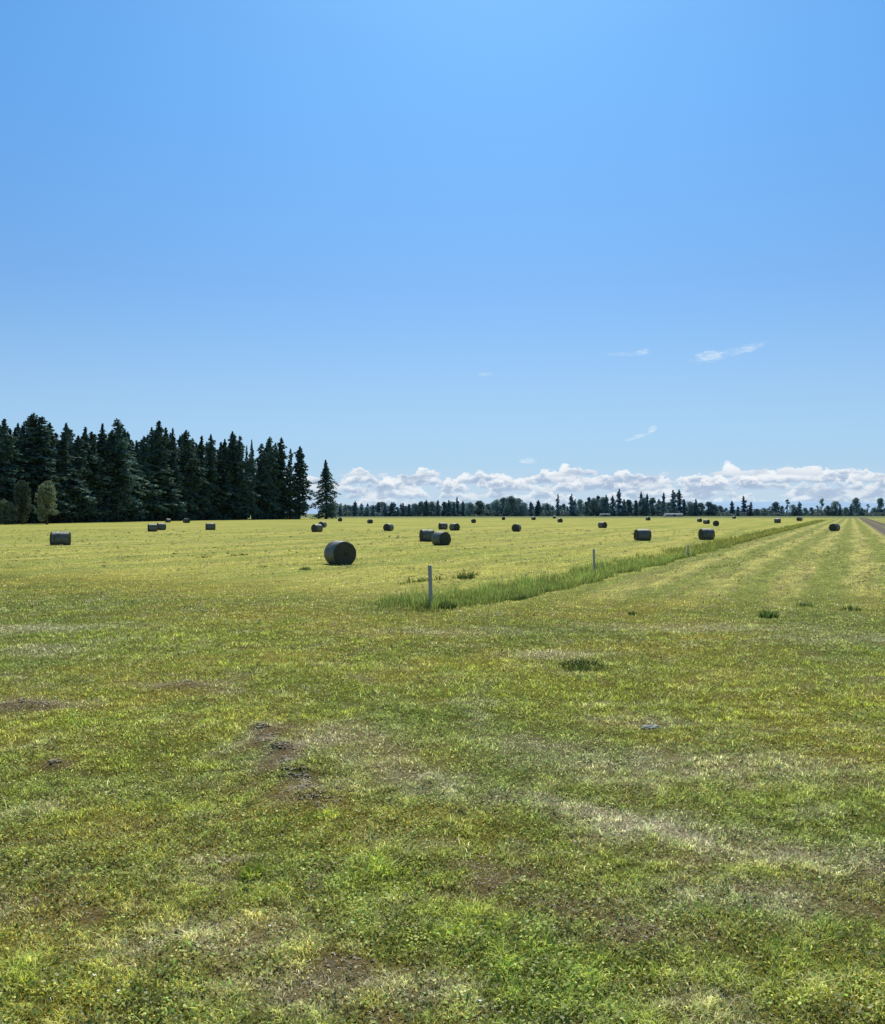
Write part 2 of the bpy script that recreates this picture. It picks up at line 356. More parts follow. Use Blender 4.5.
# ------------------------------------------------------------------ blades
def spread(y0, y1, dens, marg=1.6, half=.60):
    """random ground points between two distances, even per square metre"""
    w1 = half*y1+marg
    N = int((y1-y0)*2*w1*dens)
    x = rng.uniform(-w1, w1, N); y = rng.uniform(y0, y1, N)
    k = np.abs(x) < half*y+marg
    return x[k], y[k]
def blades(x, y, z, h, w, lean, seg=2, rnd=None, az=None, sw=.9):
    N = len(x); az = rng.uniform(0, 2*np.pi, N) if az is None else az
    face = az + np.pi/2 + rng.normal(0, .5, N)
    dx, dy = np.cos(az), np.sin(az); fx, fy = np.cos(face)*w/2, np.sin(face)*w/2
    L = h*lean
    B = np.stack([x, y, z], 1)
    side = np.stack([fx, fy, np.zeros(N)], 1)
    if seg == 2:
        mid = B + np.stack([dx*L*.35, dy*L*.35, h*.62], 1)
        tip = B + np.stack([dx*L, dy*L, h*sw], 1)
        V = np.stack([B-side, B+side, mid-side*.75, mid+side*.75, tip], 1).reshape(-1, 3)
        o = (np.arange(N)*5)[:, None]
        T = np.concatenate([o+[0,1,3], o+[0,3,2], o+[2,3,4]])
        t = np.tile([0, 0, .6, .6, 1], N); kk = 5
    else:
        tip = B + np.stack([dx*L, dy*L, h], 1)
        V = np.stack([B-side, B+side, tip], 1).reshape(-1, 3)
        T = (np.arange(N)*3)[:, None]+[0,1,2]; t = np.tile([0, 0, 1], N); kk = 3
    if rnd is None: rnd = (rng.random(N), rng.random(N))
    a = np.stack([np.repeat(rnd[0], kk), np.repeat(rnd[1], kk), t, np.ones(N*kk)], 1)
    return V, T, a, kk
def collect(name, chunks, m):
    V = []; T = []; A1 = []; A2 = []; n0 = 0
    for v, t, a, p in chunks:
        V.append(v); T.append(t+n0); A1.append(a); A2.append(p); n0 += len(v)
    return npmesh(name, np.concatenate(V), np.concatenate(T), {'rnd': np.concatenate(A1), 'patch': np.concatenate(A2)}, m)
chunks = []; lch = []; sch = []; hch = []
for (y0, y1, dens) in ((2.6,4.5,8500),(4.5,6,7000),(6,8,4200),(8,11,2300),(11,15,1200),(15,20,700),(20,28,330),(28,40,110),(40,62,34)):
    x, y = spread(y0, y1, dens)
    p = patches(x, y)
    ym = (y0+y1)/2; lod = max(1., ym/6.5)
    keep = rng.random(len(x)) < np.clip(1.0 - .75*p[0] - .35*p[1] + .1*p[2], .06, 1)
    field = sstep(-2, 4, y - (22.5+.62*np.maximum(-x, 0)))
    lane = ((x-SLOPE*y) > 3) & ((x-SLOPE*y) < 8.2) & (y > 62)
    keep &= ~lane
    x = x[keep]; y = y[keep]; p = [q[keep] for q in p]; field = field[keep]
    N = len(x); z = height(x, y)
    clump = .6*fbm(x*3.3, y*3.3, 3)+.75*fbm(x*7.5+9, y*7.5, 2)*(1-sstep(12, 22, y))
    h = (.018+.022*rng.random(N)**1.5)*(1+.85*np.clip(clump, -.9, 1.3)) * (1+.75*p[2]) * (1-.4*p[0])
    h *= (1-.35*field)*(1+.10*(lod-1))
    tall = (rng.random(N) < .006); h[tall] *= 2.2
    w = (.004+.0055*rng.random(N)**1.5)*lod*.95
    rr = np.clip(.48+.28*rng.standard_normal(N)+.55*clump, 0, 1.25)  # brightness follows the clumps: shadow between them put into blade colour
    hh = np.clip(.42+.2*rng.standard_normal(N)+.35*p[1]+.22*p[0]+.25*fbm(x*1.1+3, y*1.1, 2), 0, 1)
    v, t, a, kk = blades(x, y, z-.003, h, w, rng.uniform(.3, 1.6, N), 2 if y1 < 12 else 1, (rr, hh))
    pp = np.stack([*p, np.ones(N)], 1); chunks.append((v, t, a, np.repeat(pp, kk, 0)))
    # broad clover / weed leaves
    if y1 <= 28:
        x, y = spread(y0, y1, dens*(.85 if y1 < 12 else .6)); p = patches(x, y)
        cl = fbm(x*.9+60, y*.9, 3)
        keep = rng.random(len(x)) < np.clip(.55+1.3*cl, .2, 1)*np.clip(1-.8*p[0]-.35*p[2]-.35*p[1], .05, 1)
        keep &= rng.random(len(x)) < (1-.9*sstep(-4, 2, y-(20+.55*np.maximum(-x, 0))))*(1-.6*sstep(11, 22, y))
        x = x[keep]; y = y[keep]; p = [q[keep] for q in p]; N = len(x); z = height(x, y)
        s_ = (.0055+.0085*rng.random(N)**1.5)*max(1, ym/9.5)
        c0 = np.stack([x, y, z+.008+.034*rng.random(N)], 1)
        az = rng.uniform(0, 2*np.pi, N); ti = rng.normal(0, .55, N); tj = rng.normal(0, .45, N)
        a1 = np.stack([np.cos(az), np.sin(az), ti], 1)*s_[:, None]; a2 = np.stack([-np.sin(az), np.cos(az), tj], 1)*(s_*.7)[:, None]
        V = np.stack([c0-a1, c0-a2+a1*.2, c0+a1, c0+a2+a1*.2], 1).reshape(-1, 3)
        o = (np.arange(N)*4)[:, None]; T = np.concatenate([o+[0,1,2], o+[0,2,3]])
        rr = np.clip(.35+.30*rng.standard_normal(N)+.65*fbm(x*5, y*5, 3), 0, 1.3); hh = rng.random(N)
        a = np.stack([np.repeat(rr, 4), np.repeat(hh, 4), np.full(N*4, .8), np.ones(N*4)], 1)
        lch.append((V, T, a, np.repeat(np.stack([*p, np.ones(N)], 1), 4, 0)))
    # dry clippings lying on the sward
    if y1 <= 28:
        x, y = spread(y0, y1, dens*.30); p = patches(x, y)
        keep = rng.random(len(x)) < np.clip(.10+.95*p[1]+.35*p[0], 0, 1)
        x = x[keep]; y = y[keep]; N = len(x); z = height(x, y)+.008+.03*rng.random(N)
        L = (.010+.024*rng.random(N))*max(1, ym/9); w = (.0010+.0018*rng.random(N))*lod
        az = rng.uniform(0, 2*np.pi, N); d = np.stack([np.cos(az), np.sin(az), rng.normal(0, .22, N)], 1)*L[:, None]
        sd = np.stack([-np.sin(az), np.cos(az), rng.normal(0, .5, N)], 1)*w[:, None]
        c0 = np.stack([x, y, z], 1)
        V = np.stack([c0-sd, c0+sd, c0+d+sd*.6], 1).reshape(-1, 3)
        T = (np.arange(N)*3)[:, None]+[0,1,2]
        a = np.stack([np.repeat(rng.random(N), 3), np.repeat(rng.random(N), 3), np.ones(N*3), np.ones(N*3)], 1)
        sch.append((V, T, a, np.zeros((N*3, 4))))
for (y0, y1, dens) in ((24,34,130),(34,50,45),(50,80,12),(80,130,3)):
    x, y = spread(y0, y1, dens); s_ = x-SLOPE*y
    keep = rng.random(len(x)) < np.clip((.12+.9*np.clip(np.sin((s_+1.5*perlin(x*.1, y*.1))*2*np.pi/2.9), 0, 1)**2)*(.6+.9*fbm(x*.6, y*.3, 3)), 0, 1)*sstep(0, 8, y-(23+.62*np.maximum(-x, 0)))
    keep &= ~((s_ > 3) & (s_ < 8.2) & (y > 62)) & (strip_mask(x, y) < .3)
    x = x[keep]; y = y[keep]; N = len(x); z = height(x, y)+.01+.05*rng.random(N); q = max(1, (y0+y1)/60)
    L = (.05+.10*rng.random(N))*q; w = (.010+.012*rng.random(N))*q
    az = rng.uniform(0, 2*np.pi, N); d = np.stack([np.cos(az), np.sin(az), rng.normal(0, .2, N)], 1)*L[:, None]
    sd = np.stack([-np.sin(az), np.cos(az), rng.normal(0, .6, N)], 1)*w[:, None]; c0 = np.stack([x, y, z], 1)
    V = np.stack([c0-sd, c0+sd, c0+d+sd*.6], 1).reshape(-1, 3)
    a = np.stack([np.repeat(rng.random(N), 3), np.repeat(rng.random(N), 3), np.ones(N*3), np.ones(N*3)], 1)
    hch.append((V, (np.arange(N)*3)[:, None]+[0,1,2], a, np.zeros((N*3, 4))))
tag(link('loose_hay', collect('loose_hay', hch, m_hayloose)), 'pale wisps of loose hay left in rows on the mown field', 'hay', kind='stuff')
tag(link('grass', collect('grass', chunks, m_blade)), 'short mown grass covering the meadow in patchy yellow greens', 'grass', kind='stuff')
tag(link('clover', collect('clover', lch, m_leaf)), 'small broad clover and weed leaves mixed into the foreground grass', 'clover', kind='stuff')
tag(link('grass_clippings', collect('clippings', sch, m_straw)), 'pale dry grass clippings strewn over the foreground', 'clippings', kind='stuff')

# tall uncut grass along the ditch
tch = []
for (y0, y1, dens) in ((20,30,520),(30,45,260),(45,80,90),(80,140,28),(140,240,10),(240,345,5)):
    N = int((y1-y0)*3.6*dens); y = rng.uniform(y0, y1, N); x = rng.uniform(-12.8, -8.4, N)+SLOPE*y
    k = rng.random(N) < strip_mask(x, y); x = x[k]; y = y[k]; N = len(x)
    cl = fbm(x*1.2, y*1.2, 3)
    h = (.14+.24*rng.random(N))*(1+.9*cl)*(.75+.25*sstep(22, 26, y)); h = np.maximum(h, .08)
    w = (.008+.008*rng.random(N))*max(1, (y0+y1)/2/26)
    rr = np.clip(.5+.3*rng.standard_normal(N)+.5*cl, 0, 1)
    v, t, a, kk = blades(x, y, height(x, y)-.01, h, w, rng.uniform(.1, .9, N), 2, (rr, rng.random(N)))
    tch.append((v, t, a, np.zeros((N*kk, 4))))
tag(link('tall_grass', collect('tall_grass', tch, m_tall)), 'strip of tall uncut green grass along the shallow ditch', 'tall grass', kind='stuff')
# missed rows of dark stubble in the left field
tch = []
for (pa, pb, wd, hgt, dens) in (((400,584.5),(476,575.5),.13,.16,170),((196,558.5),(257,554.5),.14,.12,260),((735,566),(700,569),.2,.1,60),((500,566),(560,560),.2,.06,60)):
    a0 = np.array(gp(*pa)); b0 = np.array(gp(*pb)); L = np.linalg.norm(b0-a0); N = int(L*2*wd*dens)
    t_ = np.clip(.5+.27*rng.standard_normal(N), -.1, 1.1) if wd > .15 else rng.random(N); q = a0+(b0-a0)*t_[:, None]; nrm = np.array([-(b0-a0)[1], (b0-a0)[0]])/L
    off = rng.normal(0, wd*.5, N); x = q[:, 0]+nrm[0]*off; y = q[:, 1]+nrm[1]*off
    k = (perlin(x*1.1, y*1.1) > -.25); x = x[k]; y = y[k]; N = len(x)
    v, t, a, kk = blades(x, y, height(x, y)-.01, hgt*(.3+.9*rng.random(N))*(1+.9*fbm(x*2, y*2, 2)), .03+.02*rng.random(N), rng.uniform(.1, .9, N), 2, (rng.random(N)*.35, rng.random(N)*.6))
    tch.append((v, t, a, np.zeros((N*kk, 4))))
tag(link('uncut_grass_row', collect('row', tch, m_tall)), 'thin dark rows of grass the mower missed in the left field', 'grass', kind='stuff')

# ------------------------------------------------------------------ single tufts, stones, mounds, posts
def tuft(name, px, py, r, h, n, m, label, cat, w=.012):
    x0, y0 = gp(px, py); a = rng.uniform(0, 2*np.pi, n); q = r*np.sqrt(rng.random(n))
    x = q*np.cos(a); y = q*np.sin(a)
    v, t, at, kk = blades(x, y, np.full(n, -.01), h*(.35+.9*rng.random(n))*(1-.75*(q/r)**2), w*(.6+.8*rng.random(n)), rng.uniform(.3, 1.2, n), 2, az=a+rng.normal(0, .6, n))
    o = link(name, npmesh(name, v, t, {'rnd': at}, m), loc=(x0, y0, hz(x0, y0))); return tag(o, label, cat)
tuft('grass_tuft', 253, 878, .085, .085, 260, m_bright, 'bright yellow green grass tuft standing alone in the left foreground', 'grass tuft', .007)
tuft('weed_clump', 768, 617, .22, .26, 260, m_weed, 'dark leafy weed clump alone in the mown right field', 'weed', .018)
tuft('weed_clump', 633, 614, .16, .14, 120, m_weed, 'small dark weed clump at the near edge of the right field', 'weed', .018)
tuft('weed_clump', 582, 668, .42, .17, 420, m_weed, 'low grey green weed clump in the middle of the lawn', 'weed', .012)
tuft('weed_clump', 467, 578.5, .36, .42, 200, m_weed, 'bushy dark weed at the right end of the missed grass row', 'weed', .018)
tuft('weed_clump', 305, 569.5, .28, .18, 200, m_weed, 'small dark weed in front of the nearest bale', 'weed', .018)
tuft('weed_clump', 420, 608, .22, .22, 260, m_weed, 'dark weed at the foot of the nearest post, left side', 'weed', .018)
tuft('weed_clump', 446, 608, .26, .24, 300, m_weed, 'dark weed at the foot of the nearest post, right side', 'weed', .018)
tuft('weed_clump', 519, 598, .26, .20, 200, m_weed, 'dark weed within the tall grass right of the nearest post', 'weed', .018)
tuft('weed_clump', 262, 567, .3, .10, 120, m_weed, 'low sparse weed left of the weed before the nearest bale', 'weed', .018)
tuft('weed_clump', 851, 610, .3, .16, 140, m_weed, 'low weed near the right edge of the right field', 'weed', .018)
tuft('weed_clump', 806, 606, .3, .14, 140, m_weed, 'low weed between the leafy clump and the right edge weed', 'weed', .018)

def lump(name, px, py, sx, sy, szz, m, label, cat, seed, sub=4, sink=.3, jag=.25):
    import bmesh
    bm = bmesh.new(); bmesh.ops.create_icosphere(bm, subdivisions=sub, radius=1)
    co = np.array([v.co[:] for v in bm.verts]); nn = 1+jag*fbm(co[:, 0]*2.2+seed*7, co[:, 1]*2.2+co[:, 2]*1.7, 4)*1.4
    for v, q in zip(bm.verts, nn): v.co = Vector((v.co.x*q*sx, v.co.y*q*sy, v.co.z*q*szz))
    me = bpy.data.meshes.new(name); bm.to_mesh(me); bm.free(); me.materials.append(m)
    x0, y0 = gp(px, py); o = link(name, me, loc=(x0, y0, hz(x0, y0)+szz*(.5-sink))); return tag(o, label, cat)
lump('stone', 651, 725, .115, .05, .03, m_rock, 'pale flat stone lying on the lawn right of centre', 'stone', 1)
# clods of dug earth
def clods(name, spots, label, seed):
    rs = np.random.default_rng(seed); parts = []
    import bmesh
    bm = bmesh.new(); bmesh.ops.create_icosphere(bm, subdivisions=2, radius=1)
    co = np.array([v.co[:] for v in bm.verts]); fc = np.array([[v.index for v in f.verts] for f in bm.faces]); bm.free()
    x0, y0 = gp(spots[0][0], spots[0][1]); z0 = hz(x0, y0)
    for (px, py, r, cnt) in spots:
        mx, my = gp(px, py)
        for i in range(cnt*3):
            s = (.003+.009*rs.random()**2.2) if my < 6.5 else (.004+.016*rs.random()**2.2); x = mx+rs.normal(0, r); y = my+rs.normal(0, r)
            nn = 1+.5*fbm(co[:, 0]*2+i, co[:, 1]*2+co[:, 2]*2, 3)
            c = co*nn[:, None]*np.array([s*(1+rs.random()*.8), s*(.8+rs.random()*.6), s*.5])
            a = rs.random()*6.28; c = c@np.array([[math.cos(a), math.sin(a), 0], [-math.sin(a), math.cos(a), 0], [0, 0, 1]])
            parts.append((c+np.array([x-x0, y-y0, hz(x, y)-z0+s*.1]), fc))
    V, T = join(parts); o = link(name, npmesh(name, V, T, None, m_soil), loc=(x0, y0, z0))
    return tag(o, label, 'earth clods', kind='stuff')
clods('earth_clods', [(260,730,.05,34),(268,740,.06,44),(277,750,.07,44),(287,762,.08,44),(296,774,.09,40),(308,788,.10,34),(320,800,.10,20)], 'dark broken earth in a short rut left of centre', 1)
clods('earth_clods', [(20,706,.12,18),(42,705,.12,20)], 'heap of dry earth at the left edge of the lawn', 2)
clods('earth_clods', [(185,686,.14,26)], 'low grey earth heap farthest back on the left lawn', 3)
clods('earth_clods', [(490,878,.08,16),(520,888,.08,12)], 'scatter of brown earth crumbs in the bare patch front centre', 4)
clods('earth_clods', [(638,926,.08,12),(655,932,.07,8)], 'brown earth crumbs in the bare patch right of front centre', 5)
clods('earth_clods', [(350,962,.07,12)], 'brown earth crumbs in the bare patch nearest the viewer', 6)
clods('earth_clods', [(55,766,.05,12)], 'small dark clods below the heap at the left edge', 7)
# white flowers
fl = []
for px, py in ((163,776),(160,770),(213,776),(208,778),(119,1000),(270,938),(352,933),(575,845),(480,1010),(300,715),(95,985),(702,905)):
    x0, y0 = gp(px, py); z0 = hz(x0, y0)
    for k in range(7):
        a = 2*math.pi*k/7; s = .009
        c0 = np.array([x0, y0, z0+.045]); d = np.array([math.cos(a), math.sin(a), .4]); e = np.array([-math.sin(a), math.cos(a), 0])
        fl.append((np.array([c0, c0+d*s*.6+e*s*.35, c0+d*s, c0+d*s*.6-e*s*.35]), np.array([[0,1,2],[0,2,3]])))
    fl.append((np.array([[x0-.001, y0, z0], [x0+.001, y0, z0], [x0, y0, z0+.045]]), np.array([[0,1,2]])))
V, T = join(fl)
tag(link('clover_flowers', npmesh('clover_flowers', V, T, None, m_petal)), 'tiny white clover flowers dotted through the foreground grass', 'flowers', kind='stuff')

def post(px, pytop, pybot, w, lean, label):
    x0, y0 = gp(px, pybot); H = (pybot-pytop)/FPX*y0
    V = []; T = []; ks = 10; zs = [-.25, 0, .3*H, .6*H, .9*H, H-.012, H]
    rs = np.random.default_rng(int(px))
    base = [(math.copysign(min(1, abs(math.cos(a))*1.25), math.cos(a)), math.copysign(min(1, abs(math.sin(a))*1.25), math.sin(a))) for a in [2*math.pi*(i+.5)/ks for i in range(ks)]]
    for zi, zz in enumerate(zs):
        f_ = .86 if zi == len(zs)-1 else 1-.05*zi/6
        for bx, by in base:
            V.append((bx*w/2*f_*(1+rs.normal(0, .03))+lean[0]*zz, by*w/2*f_*(1+rs.normal(0, .03))+lean[1]*zz, zz+(rs.normal(0, .006) if zi == len(zs)-1 else 0)))
    for i in range(len(zs)-1):
        for j in range(ks):
            q = i*ks+j; r = i*ks+(j+1) % ks; T += [(q, r, r+ks), (q, r+ks, q+ks)]
    V.append((lean[0]*H, lean[1]*H, H)); c = len(V)-1
    for j in range(ks): T.append(((len(zs)-1)*ks+j, (len(zs)-1)*ks+(j+1) % ks, c))
    root = empty('fence_post', (x0, y0, hz(x0, y0)), .4, label, 'post', 'posts along the ditch')
    link('post_shaft', npmesh('post_shaft', np.array(V), np.array(T), None, m_post), root)
    # staples that once held wire
    st = []
    for zz in (.35*H, .62*H, .88*H):
        pts = [(lean[0]*zz-.012, -w/2-.001, zz), (lean[0]*zz-.012, -w/2-.012, zz), (lean[0]*zz+.012, -w/2-.012, zz), (lean[0]*zz+.012, -w/2-.001, zz)]
        st.append(tube_np(pts, [.0025]*4, 5))
    for s_ in st: link('staple', npmesh('staple', s_[0], s_[1], None, m_dark), root)
post(431, 565.5, 607, .095, (-.025, 0.02), 'grey weathered wooden post at the near end of the tall grass')
post(594.5, 546, 571, .085, (-.03, .01), 'brown wooden post in the middle of the tall grass strip')
post(687.5, 543, 556, .08, (.05, 0), 'short leaning post farthest along the tall grass strip')

# ------------------------------------------------------------------ hay bales
def bale_meshes(seed):
    rs = np.random.default_rng(seed); NS = 72; D = 1.0; Lh = .5
    def ring(y, r, off):
        a = np.linspace(0, 2*np.pi, NS, endpoint=False)
        rr = r*(1+.035*fbm(np.cos(a)*2+off, np.sin(a)*2+y*3+seed, 3))
        xx = rr*np.sin(a); zz = rr*np.cos(a)
        zz = np.where(zz < -.42, -.42+(zz+.42)*.25, zz); xx = xx*(1+.05*(zz < 0)*(-zz))          # sits flat on the ground
        return np.stack([xx, np.full(NS, y)+.006*fbm(np.cos(a)*6, np.sin(a)*6+y, 2), zz], 1)
    def shell(rows, caps):
        V = [ring(y, r, seed) for y, r in rows]; T = []
        for i in range(len(rows)-1):
            for j in range(NS):
                q = i*NS+j; r = i*NS+(j+1) % NS; T += [(q, r, r+NS), (q, r+NS, q+NS)]
        V = np.concatenate(V); return V, np.array(T)
    body = []
    prof = [(-Lh+.015, .0005), (-Lh-.008, .12), (-Lh+.004, .25), (-Lh-.003, .36), (-Lh+.008, .44), (-Lh+.04, .485), (-Lh+.1, .496), (0, .497), (Lh-.1, .496), (Lh-.04, .485), (Lh-.008, .44), (Lh+.003, .36), (Lh-.004, .25), (Lh+.008, .12), (Lh-.015, .0005)]
    bv, bt = shell(prof, True)
    ys = np.linspace(-Lh+.045, Lh-.045, 15)
    wv, wt = shell([(y, .505+.005*math.sin(i*1.9+y*3)-.022*(abs(y)/.455)**6) for i, y in enumerate(ys)], False)
    bv[:, 2] += .44; wv[:, 2] += .44
    # loose stalks sticking out
    N = 700; a = rs.uniform(0, 2*np.pi, N); side = rs.choice([-1, 1], N); rr = .49*np.sqrt(rs.random(N))
    b0 = np.stack([rr*np.sin(a), side*(Lh-.01), rr*np.cos(a)*.9+.44], 1)
    d = np.stack([rs.normal(0, .03, N), side*(.01+.02*rs.random(N)), rs.normal(0, .03, N)], 1); e = rs.normal(0, .004, (N, 3))
    SV = np.stack([b0-e, b0+e, b0+d], 1).reshape(-1, 3); ST = (np.arange(N)*3)[:, None]+[0,1,2]
    return (bv, bt), (wv, wt), (SV, ST)
BM = []
for s in range(3):
    a, b, c = bale_meshes(s*5+1)
    BM.append((npmesh('bale_hay', *a, None, m_bale, True), npmesh('net_wrap', *b, None, m_net, True), npmesh('loose_stalks', *c, None, m_bale)))
BG = 'round hay bales lying about the field'
BALES = [ # px centre, py bottom, px height, px width, turn deg (0 = end face towards the viewer), label
 (340,564,25,34,33,'largest and nearest round hay bale, showing its round end and left side'),
 (60.5,545,12.3,19,-72,'round hay bale seen side on before the wood at far left'),
 (152.5,531.5,6,9,-65,'left and nearer bale of the pair close together before the wood'),
 (161,530,6,8.5,-50,'right and farther bale of the pair close together before the wood'),
 (168,522.5,4,6,-40,'tiny bale at the foot of the wood just right of the bale pair'),
 (186.5,523,5,7,60,'tiny greenish bale at the foot of the wood left of the lone dark bale'),
 (210.5,530,6,9.5,-80,'lone small bale before the middle of the wood'),
 (317,532,7.5,9,-40,'nearer bale of the touching pair above the largest bale'),
 (322.5,527.5,6,7,-20,'farther bale of the touching pair above the largest bale'),
 (340,521.5,4,6,20,'tiny bale beside the base of the last single conifer'),
 (370,523.5,4.5,6.5,30,'tiny bale in the far field midway between the largest bale and the central cluster'),
 (388.5,531,7,8,-25,'small round bale alone left of the central bale cluster'),
 (427,541.5,11.5,13,-75,'left bale of the overlapping central pair, seen side on'),
 (441,545,14,17,38,'right and nearest bale of the overlapping central pair'),
 (443,529.5,5,8,-70,'small bale directly behind the overlapping central pair'),
 (454.5,530.5,6.5,9,40,'small bale up right of the overlapping central pair'),
 (473.5,523,4.5,5.5,10,'tiny bale in the far field right of the central cluster'),
 (503.5,520,3.5,5,0,'tiny bale under the big rounded tree mass of the far tree line'),
 (516.5,531.5,7.5,9,-20,'small round bale by itself in mid field, centre right of the cluster'),
 (533.5,520,3.5,5,50,'tiny bale under the short conifers of the far tree line'),
 (554.5,518.5,3,5,90,'farthest tiny bale below the thin spire of the far tree line'),
 (560,522.5,4.5,5,15,'tiny bale just nearer than the farthest one below the thin spire'),
 (602.5,528,6.5,7.5,35,'small bale above the middle post'),
 (642.5,540.5,12,15,-82,'larger side on bale between the middle and farthest posts, left of the square looking one'),
 (648,520.5,4.5,5,20,'tiny bale behind the larger left side on bale'),
 (699.5,522,4,5.5,10,'left and farthest bale of the three small ones behind the square looking bale'),
 (706.5,524,4,5.5,40,'middle bale of the three small ones behind the square looking bale'),
 (716,526,6,6.5,-15,'right and nearest bale of the three small ones behind the square looking bale'),
 (706.5,540,11.5,13.5,-85,'square looking side on bale near the ditch above the farthest post'),
 (734,518.7,3.2,4.5,30,'tiny far bale under the lone dark conifer right of the field'),
 (777.5,523,5,7,60,'left bale of the two beside the far end of the ditch'),
 (799.5,521,5,7,-60,'right bale of the two beside the far end of the ditch'),
 (834.5,531,7,9,-50,'only bale in the right field beyond the ditch, near the gravel lane')]
for i, (px, py, hp, wp, turn, lab) in enumerate(BALES):
    x, y = gp(px, py)
    D = float(np.clip(hp/FPX*y, 1.10, 1.32)); L = 1.2
    if abs(turn) > 55: L = float(np.clip(wp/FPX*y*.98, 1.15, 1.45))
    r = empty('round_hay_bale', (x, y, hz(x, y)-.015), R(turn), lab, 'hay bale', BG); r.scale = (D, L, D)
    b = BM[i % 3]
    link('hay_body', b[0], r); link('net_wrap', b[1], r)
    if y < 90: link('loose_stalks', b[2], r)

# ------------------------------------------------------------------ trees
def leaf_tris(cent, size, nrmz=.6, rs=None):
    N = len(cent); a = rs.normal(0, 1, (N, 3)); a[:, 2] *= nrmz; a /= np.linalg.norm(a, axis=1)[:, None]
    b = rs.normal(0, 1, (N, 3)); b[:, 2] *= nrmz; b -= a*(a*b).sum(1)[:, None]; b /= np.linalg.norm(b, axis=1)[:, None]
    s = size[:, None] if hasattr(size, 'shape') else size
    V = np.stack([cent-a*s, cent+b*s*.6, cent+a*s, cent-b*s*.6], 1).reshape(-1, 3); o = (np.arange(N)*4)[:, None]
    return V, np.concatenate([o+[0,1,2], o+[0,2,3]])
def conifer(seed, H=28., Rb=3.4, low=.06, prof=.8, n_br=260, per=16, droop=.25, ragged=.35, ls=.42):
    rs = np.random.default_rng(seed)
    lean = rs.normal(0, .012, 2); cents = []; sizes = []; limbs = []
    pts = [(lean[0]*z+.15*math.sin(z*.2+seed), lean[1]*z, z) for z in np.linspace(-.3, H, 9)]
    trunk = tube_np(pts, list(np.linspace(.34, .03, 9)*H/28), 8)
    tone = rs.random(8)
    for i in range(n_br):
        t = low+(1-low)*((i+rs.random())/n_br)**.92
        z = t*H; az = rs.uniform(0, 2*np.pi)
        Rr = Rb*((1-t)**prof)*(1-.45*np.exp(-((t-low)/.08)**2))
        Rr *= (1+ragged*rs.normal())*(1+.3*math.sin(az*2+seed+z*.35))*(1+.22*math.sin(z*1.3+seed*2)); Rr = max(Rr, .12+.25*(1-t))
        m = max(3, int(per*(.4+Rr/Rb)))
        u = np.sqrt(rs.random(m))
        up = .28*Rr*(t-.35) 
        base = np.array([lean[0]*z+.15*math.sin(z*.2+seed), lean[1]*z, z])
        d = np.array([math.cos(az), math.sin(az), 0]); sd = np.array([-math.sin(az), math.cos(az), 0])
        c = base + d*(u*Rr)[:, None] + sd*(rs.normal(0, .16, m)*Rr*(1.1-u*.6))[:, None] + np.array([0, 0, 1])*(up*u-droop*Rr*u**2+rs.normal(0, .13, m))[:, None]
        cents.append(c); sizes.append(ls*(.55+.7*rs.random(m))*(.55+.45*min(1, Rr/1.5)))
        if i % 4 == 0 and Rr > .8:
            limbs.append(tube_np([base, base+d*Rr*.5+np.array([0,0,.5*up-.25*droop*Rr]), base+d*Rr*.92+np.array([0,0,up-droop*Rr*.85])], [.07, .045, .015], 4))
    m = 26; tz = H*(1-.05*rs.random(m)); cents.append(np.stack([lean[0]*tz+.15*np.sin(tz*.2+seed)+rs.normal(0, .1, m), lean[1]*tz+rs.normal(0, .1, m), tz], 1)); sizes.append(np.full(m, .22))
    V, T = leaf_tris(np.concatenate(cents), np.concatenate(sizes), .45, rs)
    return join([trunk]+limbs), (V, T)
def broadleaf(seed, H=14., W=5., low=.22, lobes=16, per=230, ls=.30, tall=1.):
    rs = np.random.default_rng(seed); limbs = []; cents = []
    limbs.append(tube_np([(0,0,-.3), (.1,0,H*.2), (-.1,.1,H*.45), (.1,0,H*.75)], [.3,.24,.16,.05], 8))
    for i in range(lobes):
        t = low+.12+(1-low-.2)*rs.random()
        env = W*math.sin(math.pi*min(1, max(.05, (t-low*.6)/(1.04-low*.6)))**.8)*.62
        az = rs.uniform(0, 2*np.pi); q = env*math.sqrt(rs.random())
        c0 = np.array([q*math.cos(az), q*math.sin(az), t*H]); rr = W*(.17+.16*rs.random())
        d = rs.normal(0, 1, (per, 3)); d /= np.linalg.norm(d, axis=1)[:, None]
        c = c0+d*(rr*(.55+.6*rs.random(per)**.7))[:, None]*np.array([1, 1, .8]); cents.append(c)
        limbs.append(tube_np([(0,0,max(.15*H, (t-.3)*H)), c0*.55+np.array([0,0,.38*t*H]), c0], [.12,.07,.02], 5))
    V, T = leaf_tris(np.concatenate(cents), ls*(.6+.8*rs.random(lobes*per)), 1., rs)
    return join(limbs), (V, T)
def kindset(name, gen, m, variants):
    out = []
    for v in variants:
        tr, cr = gen(**v)
        out.append((npmesh(name+'_trunk', *tr, None, m_bark), npmesh(name+'_crown', *cr, None, m), v.get('H', 28.)))
    return out
FIR = kindset('fir', conifer, m_fir, [dict(seed=s, H=28., Rb=rb, low=lo, prof=pr, n_br=nb, per=18, ragged=rg) for s, rb, lo, pr, nb, rg in
      ((1,3.0,.05,.62,300,.3),(2,2.6,.08,.55,280,.35),(3,3.3,.06,.7,300,.38),(4,2.3,.05,.6,280,.3),(5,3.6,.10,.5,260,.42),(6,2.9,.04,.8,300,.3))])
CONE = kindset('fir', conifer, m_fir, [dict(seed=21, H=28., Rb=5.9, low=.03, prof=.78, n_br=460, per=24, ragged=.22, droop=.3, ls=.40), dict(seed=22, H=28., Rb=4.3, low=.07, prof=.62, n_br=480, per=24, ragged=.3)])
